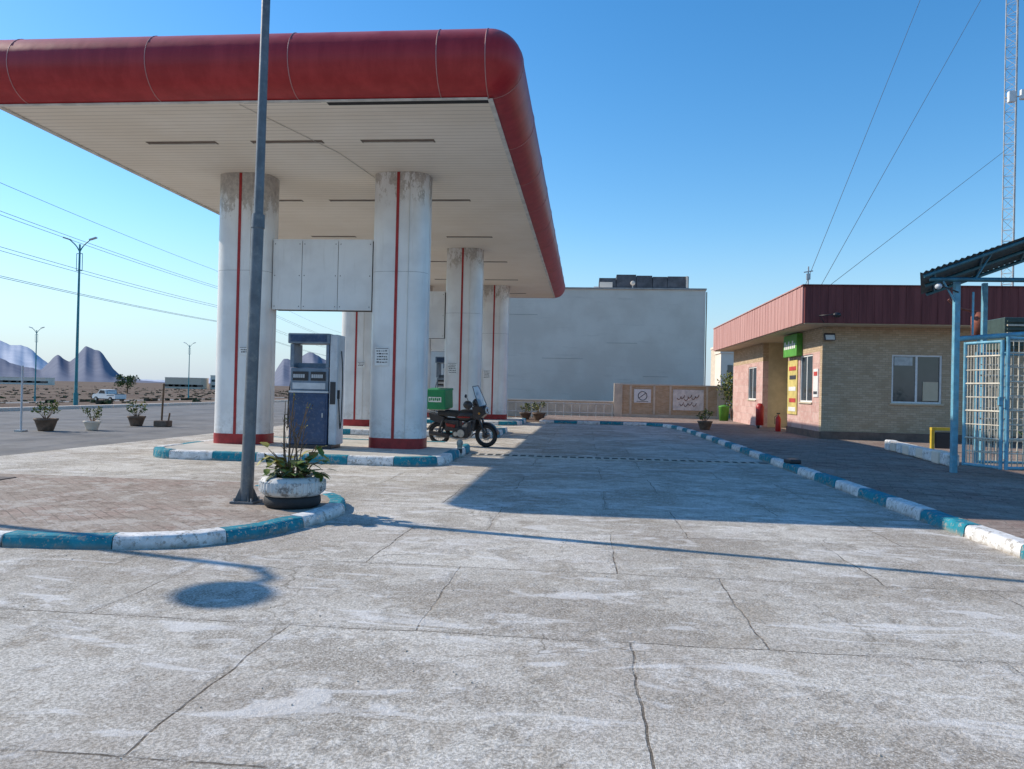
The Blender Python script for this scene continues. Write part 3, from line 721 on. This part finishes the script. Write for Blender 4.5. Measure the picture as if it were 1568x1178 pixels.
def win(b,b2,axis,p,a,c,lo_,hi):
    t=.06
    def bb(u0,u1,z0,z1,d0,d1,m):
        if axis=='x': b.bx(u0,u1,p+d0,p+d1,z0,z1,m)
        else: b.bx(p+d0,p+d1,u0,u1,z0,z1,m)
    bb(a,c,lo_,lo_+t,.03,.11,whitep); bb(a,c,hi-t,hi,.03,.11,whitep); bb(a,a+t,lo_+t,hi-t,.03,.11,whitep); bb(c-t,c,lo_+t,hi-t,.03,.11,whitep); mdl=(a+c)/2
    bb(mdl-.035,mdl+.035,lo_+t,hi-t,.035,.105,whitep)
    bb(a+t,mdl-.035,lo_+t,hi-t,.06,.075,glass); bb(mdl+.035,c-t,lo_+t,hi-t,.08,.095,glass)
    bb(a-.05,c+.05,lo_-.05,lo_-.002,-.05,.12,cream)
b=B('windows'); win(b,None,'x',27.2,10.5,12.15,1.45,3.12); win(b,None,'y',8.18,28.3,29.9,1.4,3.15); win(b,None,'y',8.18,37.3,39.1,1.4,3.0); b.obj(e)
b=B('window_blind'); b.bx(11.55,12.05,27.255,27.259,1.55,2.2,cream); b.bx(10.6,11.2,27.255,27.259,2.75,3.04,steel); b.obj(e)
b=B('entrance_door'); b.bx(9.45,9.5,33.0,34.1,.16,2.4,whitep); b.bx(9.43,9.448,33.1,33.5,.3,2.25,glass); b.bx(9.43,9.448,33.6,34.0,.3,2.25,glass); b.obj(e)
gs=simple('sign_green',(.10,.34,.05),.5); ys_=simple('poster_yellow',(.62,.50,.17),.5); pr=simple('poster_red',(.5,.06,.05),.5)
b=B('wall_signs')
b.bx(7.95,8.17,29.6,31.5,3.15,4.0,gs,.01); 
for k in range(6): b.bx(7.945,7.949,29.8+.27*k,30.0+.27*k,3.45,3.65+.1*(k%2),whitep)
b.bx(8.14,8.175,30.15,31.5,.9,3.02,ys_); 
for k,(z,m_) in enumerate(((2.7,pr),(2.35,textm),(1.9,whitep),(1.45,pr),(1.1,whitep))): b.bx(8.13,8.139,30.3,31.3-.1*(k%2),z-.08,z+.08,m_)
b.bx(8.15,8.178,27.55,28.1,1.6,2.6,whitep); b.bx(8.142,8.149,27.62,28.03,2.35,2.5,pr); b.bx(8.142,8.149,27.62,28.03,1.7,1.8,textm); b.obj(e)
b=B('wall_lamp'); b.box((8.35,27.0,3.68),(.36,.1,.24),blackp,.01,E=Euler((-.4,0,0))); b.box((8.35,26.94,3.66),(.30,.02,.18),whitep,0,E=Euler((-.4,0,0))); b.tube([(8.35,27.2,3.75),(8.35,27.0,3.72)],.02,blackp,6)
b.tube([(7.9,26.15,4.1),(7.7,26.0,4.3),(8.2,25.95,4.35)],.02,blackp,6); b.sph((8.25,25.95,4.33),(.14,.09,.09),blackp,8,6)
b.sph((8.05,31.0,3.9),(.1,.1,.12),whitep,8,6); b.obj(e)
b=B('rooftop_pipes'); b.tube([(7.6,27,5.2),(7.6,27,6.1)],.025,steel,6); b.tube([(7.45,27,5.9),(7.75,27,5.95)],.02,steel,6); b.box((7.6,27,5.75),(.12,.1,.2),steel)
b.torus((11.3,27.0,5.3),(0,1,0),.3,.03,steel,12,6,0,PI); b.obj(e)
def extinguisher(x,y):
    b=B('fire_extinguisher'); rp_=simple('extinguisher_red',(.5,.02,.02),.35); b.lathe((x,y,.155),[(.001,0),(.1,0),(.11,.03),(.11,.5),(.08,.6),(.03,.64),(.03,.7),(.001,.7)],rp_,14); b.box((x,y,.89),(.14,.03,.05),blackp); b.tube([(x,y-.03,.85),(x-.15,y-.03,.75),(x-.14,y-.03,.45)],.012,black,5); b.obj()
extinguisher(7.9,31.9)
b=B('fire_hose_trolley'); rp_=simple('trolley_red',(.45,.03,.03),.4); b.torus((7.7,34.6,.35),(1,0,0),.2,.035,black,18,6); b.lathe((7.7,34.3,.3),[(.001,0),(.17,0),(.18,.8),(.1,.95),(.001,.97)],rp_,14); b.tube([(7.7,34.6,.35),(7.7,34.9,1.1)],.02,blackp,6); b.obj()
b=B('litter_bin'); b.lathe((7.75,43.2,.155),[(.001,0),(.24,0),(.3,.75),(.32,.78),(.3,.82),(.001,.9)],simple('bin_green',(.08,.26,.03),.5),16); b.tube([(7.45,43.2,.95),(8.05,43.2,.95)],.02,steel,6); b.obj()
def shrub(name,x,y,z,r,h,n,size,mats,stems=5):
    b=B(name)
    for k in range(stems):
        a=R.uniform(0,2*PI); b.tube([(x,y,z),(x+.4*r*math.cos(a),y+.4*r*math.sin(a),z+h*.4),(x+.8*r*math.cos(a),y+.8*r*math.sin(a),z+h*.8)],[.02,.014,.006],wood,5)
        leafcluster(b,(x+.6*r*math.cos(a),y+.6*r*math.sin(a),z+h*R.uniform(.45,.8)),(r*.5,r*.5,h*.3),n//stems,size,mats)
    leafcluster(b,(x,y,z+h*.6),(r*.6,r*.6,h*.4),n//3,size,mats); b.obj(recalc=False)
shrub('oleander_bush',8.5,44.9,.15,.85,2.7,900,.15,[leafg,leafd,leafy],7)
shrub('garden_bush',12.5,21,.15,.9,2.0,900,.13,[leafg,leafd],7)
shrub('garden_bush',10.8,18.6,.15,.6,1.2,600,.1,[leafg,leafd],6)
def tubplant(x,y,z,s=1.,mt=None):
    e=empty('planter_tub',(x,y,z)); b=B('tub'); b.lathe((x,y,z),[(.001,0),(.2*s,0),(.22*s,.05*s),(.3*s,.3*s),(.33*s,.32*s),(.33*s,.37*s),(.27*s,.37*s),(.26*s,.3*s),(.001,.3*s)],mt or beige,14); b.obj(e)
    b=B('plant'); 
    for k in range(12):
        a=R.uniform(0,2*PI); tp=(x+.25*s*math.cos(a),y+.25*s*math.sin(a),z+s*R.uniform(.5,.8)); b.tube([(x,y,z+.3*s),tp],[.01,.004],wood,4); leafcluster(b,tp,(.12*s,.12*s,.12*s),14,.1*s,[leafg,leafd,leafy])
    b.obj(e,recalc=False)
tubb=simple('tub_brown',(.16,.11,.08),.8,.3,6)
tubplant(-16.6,22.0,.01,1.05,tubb); tubplant(-15.7,22.9,.01,.8,stucco); tubplant(-16.0,25.8,.01,.95,tubb)
tubplant(4.95,31.8,.155,.95,tubb); tubplant(-2.4,40.2,.02,1.1,tubb); tubplant(-3.2,41.2,.02,1.,tubb)
b=B('marker_post'); b.box((-15.0,25.8,.12),(.5,.4,.22),tubb,.03); b.tube([(-15.05,25.8,.2),(-15.0,25.8,1.55)],.035,wood,8); b.tube([(-14.8,25.8,.2),(-14.75,25.8,.5)],.03,wood,8); b.obj()
b=B('sign_post'); b.tube([(-16.95,21.4,.0),(-16.95,21.4,2.0)],.03,plight,8); b.box((-16.95,21.4,.03),(.25,.25,.05),steel); b.obj()
b=B('whitewashed_stone_border')
for k in range(9):
    t=k/8; x=8.05+.55*t; y=17.6+4.6*t
    b.box((x,y,.15+.14),(.26,.48,.28+R.uniform(-.03,.03)),white if k%2==0 else stucco,.04,rot=R.uniform(-.15,.05))
b.obj()
b=B('yellow_hose_stand'); yy=simple('yellow_paint',(.6,.42,.04),.5)
for dx in(-.28,.28): b.bx(9.9+dx-.04,9.9+dx+.04,22.0,22.1,.15,.75,yy)
b.bx(9.58,10.22,21.98,22.12,.75,.83,yy); b.bx(9.7,10.1,22.0,22.1,.25,.7,blackp,.02); b.obj()
b=B('drain_cover_block'); b.box((4.5,16.9,.20),(.26,.34,.1),blackp,.03,rot=.2); b.obj()
# ------------------------------------------------------------ gate shelter
bl=simple('light_blue_paint',(.14,.36,.47),.5,.2,6,.1,30,dirt=(.35,.3,.25),dirtamt=.4); crm=simple('gate_bar_cream',(.60,.55,.45),.5,.15,6,dirt=(.3,.2,.12),dirtamt=.4)
roofm=simple('corrugated_dark_teal',(.045,.085,.11),.5,.3,2,0,30,.2); dteal=simple('beam_teal',(.05,.17,.22),.5,.2,5)
e=empty('gate_shelter',(9,16.5,0))
b=B('corrugated_roof')
def rz(x,y=15.6): return 4.10+(x-6.6)*.38-(y-15.6)*.22
NY=22; vs=[]
for j in range(NY+1):
    v=j/NY; y=15.55+2.2*v
    for k in range(101):
        x=6.5+.95*v*1.0+(12-6.5)*k/100.; w=.022*math.sin(2*PI*x/.108)
        vs.append((x,y,rz(x,y)+w))
b.add(vs,[(j*101+i,j*101+i+1,(j+1)*101+i+1,(j+1)*101+i) for j in range(NY) for i in range(100)],roofm,True); b.obj(e,recalc=False)
b=B('rafters')
for y,dx in((15.62,-.1),(16.6,.35),(17.6,.8)):
    b.tube([(6.7+dx,y,rz(6.7+dx,y)-.07),(12,y,rz(12,y)-.07)],.04,dteal,4)
b.tube([(6.75,15.7,3.98),(12,15.7,3.98)],.045,dteal,4)
for k in range(4):
    x=7.6+k*1.1; b.tube([(x,15.7,3.98),(x+.3,15.7,rz(x+.3,15.7)-.08)],.02,dteal,4)
for q in range(6):
    x=6.8+q*.9; b.tube([(x,15.6,rz(x,15.6)-.05),(x+.9,17.7,rz(x+.9,17.7)-.05)],.025,dteal,4)
b.tube([(7.36,15.9,3.98),(8.2,17.7,3.75)],.03,dteal,4)
b.obj(e)
b=B('posts'); b.bx(7.30,7.41,15.85,15.96,.15,4.0,bl,.01); b.bx(11.,11.1,15.85,15.95,.15,4.0,bl,.01); b.bx(8.7,8.8,17.6,17.7,.15,4.2,bl,.01)
b.tube([(7.36,15.9,3.5),(7.0,15.7,3.95)],.02,bl,6)
b.tube([(7.62,15.8,2.9),(7.62,15.8,3.75)],.02,bl,6); b.obj(e)
b=B('floodlight'); b.tube([(7.36,15.85,3.75),(6.9,15.6,3.85)],.015,blackp,5); b.sph((6.85,15.55,3.82),(.06,.09,.06),plight,10,6); b.obj(e)
def panel(name,p0,p1,z0,z1,nv,nh):
    b=B(name); p0=Vector((*p0,0));p1=Vector((*p1,0))
    for p in(p0,p1): b.tube([p+Vector((0,0,z0-.03)),p+Vector((0,0,z1+.03))],.035,bl,8)
    for z in(z0,z1): b.tube([p0+Vector((0,0,z)),p1+Vector((0,0,z))],.03,bl,8)
    for k in range(1,nv):
        p=p0.lerp(p1,k/nv); b.tube([p+Vector((0,0,z0)),p+Vector((0,0,z1))],.009,crm,5)
    for k in range(1,nh):
        z=z0+(z1-z0)*k/nh; b.tube([p0+Vector((0,0,z)),p1+Vector((0,0,z))],.012 if k%2 else .02,crm,5)
    return b
b=panel('metal_gate',(7.47,15.75),(7.78,15.02),.35,2.72,12,9); b.box((7.75,15.0,1.6),(.08,.06,.16),bl,.01); b.obj()
b=panel('metal_gate',(7.86,14.98),(9.6,15.3),.35,2.78,16,9); b.obj()
b=panel('mesh_fence',(8.3,17.0),(12.,17.2),.3,2.6,26,10); b.obj()
b=B('gate_header_beam'); b.tube([(7.36,15.9,2.82),(10.,15.5,3.05)],.05,bl,8); b.obj()
e=empty('utility_cabinet',(11,19.5,0)); b=B('louvred_box'); gm=simple('dark_green_metal',(.05,.08,.07),.5,.2,5)
b.bx(10.4,13,20,21,2.9,3.7,gm,.02)
for k in range(7): b.box((11.7,19.97,3.0+.1*k),(2.5,.05,.04),crm if k%2 else gm)
b.bx(10.5,10.6,20.1,20.2,.15,2.9,bl); b.bx(12.8,12.9,20.1,20.2,.15,2.9,bl); b.obj(e)
b=B('rusty_valve'); rs=simple('rust',(.25,.08,.05),.7,.3,8); b.lathe((9.3,19.0,3.1),[(.001,0),(.16,0),(.17,.5),(.08,.6),(.001,.6)],rs,12); b.tube([(9.3,19.0,.15),(9.3,19.0,3.1)],.035,bl,8); b.tube([(9.3,19,3.7),(8.8,19,3.8),(8.6,19,4.0)],.03,rs,6); b.obj()
# ------------------------------------------------------------ lattice mast
e=empty('lattice_mast',(19.5,36.9,0)); b=B('lattice')
mx,my=19.35,36.9; mm=simple('mast_steel',(.45,.44,.42),.5,.2,4); A=[(mx+.3*math.cos(a),my+.3*math.sin(a)) for a in(.5,.5+2*PI/3,.5+4*PI/3)]
for a in A: b.tube([(a[0],a[1],0),(a[0],a[1],34)],.025,mm,6)
z=0.;k=0
while z<33.5:
    for i in range(3):
        p,q=A[i],A[(i+1)%3]
        b.tube([(p[0],p[1],z),(q[0],q[1],z)],.010,mm,4); b.tube([(p[0],p[1],z),(q[0],q[1],z+.5)] if k%2 else [(q[0],q[1],z),(p[0],p[1],z+.5)],.010,mm,4)
    z+=.5;k+=1
b.obj(e)
b=B('antenna_boxes'); b.box((mx-.25,my-.4,15.5),(.3,.2,.5),whitep,.03); b.box((mx+.25,my-.4,15.6),(.25,.2,.45),whitep,.03); b.tube([(mx-.5,my-.3,15.5),(mx+.5,my-.3,15.6)],.03,mm,6); b.obj(e)
b=B('guy_wires'); wm=simple('wire_dark',(.10,.10,.11),.6)
for z,t in((31.5,(7.9,29.,5.3)),(23,(8.4,29.,5.3)),(13.4,(8.4,29.0,5.3))): b.tube([(mx,my,z),t],.010,wm,5)
b.obj(e)
# ------------------------------------------------------------ street lamps left
tealp=simple('street_lamp_teal',(.04,.25,.28),.5,.15,3)
def street(x,y,H,double=True,m=tealp,zg=None,s=1.):
    zg=gz(x,y) if zg is None else zg
    b=B('street_lamp'); b.tube([(x,y,zg),(x,y,zg+.8)],.14*s,m,12); b.tube([(x,y,zg+.8),(x,y,zg+H)],[.10*s,.055*s],m,12)
    for sx in((-1,1) if double else (1,)):
        b.tube(catmull([(x,y,zg+H-.5),(x+sx*.25,y,zg+H-.1),(x+sx*.7,y,zg+H+.3)],n=5),.035*s,m,6)
        b.box((x+sx*.9,y,zg+H+.37),(.5,.2,.09),plight,.02,E=Euler((0,-sx*.3,0)))
    if double:
        for z in(-1.7,-.6): b.tube([(x-.2,y,zg+H+z),(x+.2,y,zg+H+z)],.025,m,5)
        for sx in(-.2,.2): b.tube([(x+sx,y,zg+H-1.7),(x+sx,y,zg+H-.6)],.02,m,5)
    b.obj()
street(-32.7,46,10.4); street(-78,101,10.2); street(-72,132,10); street(-95,190,10); street(-60,240,10); street(-45,150,9.5,False)
b=B('overhead_power_lines'); dv=Vector((-.158,.987,0)); lat=Vector((.987,.158,0))
for h,o in((13.0,-26),(11.1,-25),(11.0,-25.3),(9.2,-25.),(9.1,-25.4),(7.65,-25.),(7.6,-25.2)):
    pts=[]
    for k in range(0,61):
        s=-20+k*5.; ph=((s+20)%100)/100
        p=lat*o+dv*s+Vector((0,0,h-.9*4*ph*(1-ph)+.3)); pts.append(p)
    b.tube(pts,.014,wm,4)
b.obj()
for s in(180,280):
    p=lat*-25.2+dv*s; b=B('utility_pole'); b.tube([(p.x,p.y,gz(p.x,0)),(p.x,p.y,13.4)],[.17,.1],stucco,10)
    for z in(13.2,11.4,9.4,7.9): b.box((p.x,p.y,z),(1.,.1,.1),steel)
    b.obj()
b=B('median_kerb'); 
for k in range(80): b.bx(-28.5,-28.1,-20+k*3.,-17.1+k*3.,-.05,.18,stucco,.03)
b.obj()
b=B('desert_scrub')
for _ in range(2600):
    x=-30-abs(R.gauss(0,90)) ; y=R.uniform(10,420)
    if -78<x<-58: continue
    s=R.uniform(.2,.7); z=gz(x,y)
    if -62<x<-45 and y<130: s*=.5
    for q in range(5):
        a=R.uniform(0,2*PI); d=Vector((math.cos(a),math.sin(a),0)); p=Vector((x,y,z-.05))+d*s*.3
        b.add([p-d*s*.5,p+d*s*.5,p+d*s*.6+Vector((R.uniform(-.1,.1),R.uniform(-.1,.1),s*R.uniform(.3,.6))),p-d*s*.4+Vector((0,0,s*R.uniform(.25,.5)))],[(0,1,2,3)],R.choice([scrubm,scrubm,leafd]))
b.obj(recalc=False)
b=B('distant_tree')
x,y=-120,189
b.tube([(x,y,-1.6),(x,y,1.5)],.2,wood,6)
for k in range(16): leafcluster(b,(x+R.uniform(-2,2),y+R.uniform(-2,2),R.uniform(.3,2.6)),(1.0,1.0,.8),60,.5,[leafd,leafd,leafg])
b.obj(recalc=False)
def pickup(x,y,z,rot):
    M=Matrix.Translation((x,y,z))@Matrix.Rotation(rot,4,'Z'); e=empty('pickup_truck',(x,y,z))
    b=B('body'); b.M=M
    prof=[(-2.4,.45),(-2.4,1.02),(-.55,1.05),(-.5,1.08),(-.35,1.62),(.75,1.65),(1.25,1.12),(2.2,.98),(2.35,.85),(2.38,.45)]
    b.prism([(p[0],-.82,p[1]) for p in prof],(0,1.64,0),whitep); b.box((0,0,.42),(4.6,1.5,.14),blackp); b.obj(e)
    b=B('windows'); b.M=M
    for s in(-.835,.825):
        b.prism([(-.3,s,1.12),(-.2,s,1.52),(.68,s,1.54),(1.05,s,1.12)],(0,.012,0),glass); b.prism([(-2.2,s,.85),(-2.2,s,.92),(-.7,s,.92),(-.7,s,.85)],(0,.012,0),blackp)
    b.obj(e)
    b=B('load_bed'); b.M=M; b.box((-1.45,0,1.06),(1.7,1.4,.06),blackp); b.tube([(-.6,-.7,1.05),(-.6,-.7,1.5),(-.6,.7,1.5),(-.6,.7,1.05)],.03,blackp,6); b.obj(e)
    b=B('wheels'); b.M=M
    for wx in(-1.5,1.5):
        for wy in(-.8,.8): b.tube([(wx,wy-.11,.34),(wx,wy+.11,.34)],.34,black,20); b.tube([(wx,wy-.12,.34),(wx,wy+.12,.34)],.19,steel,14)
    b.obj(e)
pickup(-63.5,96.,-1.20,math.radians(158))
def dbuild(x,y,w,d,h,m,nw=3):
    z=gz(x,y); e=empty('distant_building',(x,y,z)); b=B('walls'); b.bx(x-w/2,x+w/2,y-d/2,y+d/2,z,z+h,m); b.bx(x-w/2-.1,x+w/2+.1,y-d/2-.1,y+d/2+.1,z+h,z+h+.3,stucco); b.obj(e)
    b=B('windows')
    for k in range(nw):
        for zz in range(int(h//3)):
            X=x-w/2+w*(k+.5)/nw; b.bx(X-w*.14/1,X+w*.14,y-d/2-.06,y-d/2-.01,z+1+3*zz,z+2.2+3*zz,glass)
    b.obj(e)
dbuild(20.6,110,4.2,9,8.2,beige,2); dbuild(25.5,118,4.5,9,6.5,stucco,2); dbuild(17.3,95,2.2,4,6.6,stucco,1)
dbuild(-211,385,20,8,5.6,beige,6); dbuild(-196,392,7,8,7.2,stucco,2); dbuild(-186,400,6,8,5.,beige,2); dbuild(-330,420,30,8,4,stucco,6)
# ------------------------------------------------------------ mountains
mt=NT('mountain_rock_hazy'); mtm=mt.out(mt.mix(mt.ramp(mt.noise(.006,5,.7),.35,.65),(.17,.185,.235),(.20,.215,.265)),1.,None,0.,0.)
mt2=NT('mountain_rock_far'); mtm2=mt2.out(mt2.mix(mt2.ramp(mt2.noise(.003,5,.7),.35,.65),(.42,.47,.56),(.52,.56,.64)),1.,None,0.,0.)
def ridge(name,Rd,keys,mat,amp,th):
    b=B(name)
    a0,a1=keys[0][0],keys[-1][0]; N=int((a1-a0)*14); vs=[]
    rn=random.Random(3); ph=[rn.uniform(0,6) for _ in range(8)]
    for i in range(N+1):
        a=a0+(a1-a0)*i/N
        for j in range(len(keys)-1):
            if keys[j][0]<=a<=keys[j+1][0]:
                t=(a-keys[j][0])/(keys[j+1][0]-keys[j][0]); t=t*.5+.5*t*t*(3-2*t); h=keys[j][1]*(1-t)+keys[j+1][1]*t; break
        for q in range(1,5): h+=amp*math.sin(a*(2.1**q)*.9+ph[q])/(2.0**q)*min(1,h/60)
        h=max(h,-3)
        r=math.radians(a)
        for k in range(9):
            u=k/8; off=th*.04*math.sin(a*5+ph[1]+u*2)*math.sin(u*PI)
            rad=Rd-th*(1-u)+off
            vs.append((rad*math.sin(r),rad*math.cos(r),h*(u**1.2)-4))
    b.add(vs,[(i*9+k,(i+1)*9+k,(i+1)*9+k+1,i*9+k+1) for i in range(N) for k in range(8)],mat,True); b.obj(recalc=False)
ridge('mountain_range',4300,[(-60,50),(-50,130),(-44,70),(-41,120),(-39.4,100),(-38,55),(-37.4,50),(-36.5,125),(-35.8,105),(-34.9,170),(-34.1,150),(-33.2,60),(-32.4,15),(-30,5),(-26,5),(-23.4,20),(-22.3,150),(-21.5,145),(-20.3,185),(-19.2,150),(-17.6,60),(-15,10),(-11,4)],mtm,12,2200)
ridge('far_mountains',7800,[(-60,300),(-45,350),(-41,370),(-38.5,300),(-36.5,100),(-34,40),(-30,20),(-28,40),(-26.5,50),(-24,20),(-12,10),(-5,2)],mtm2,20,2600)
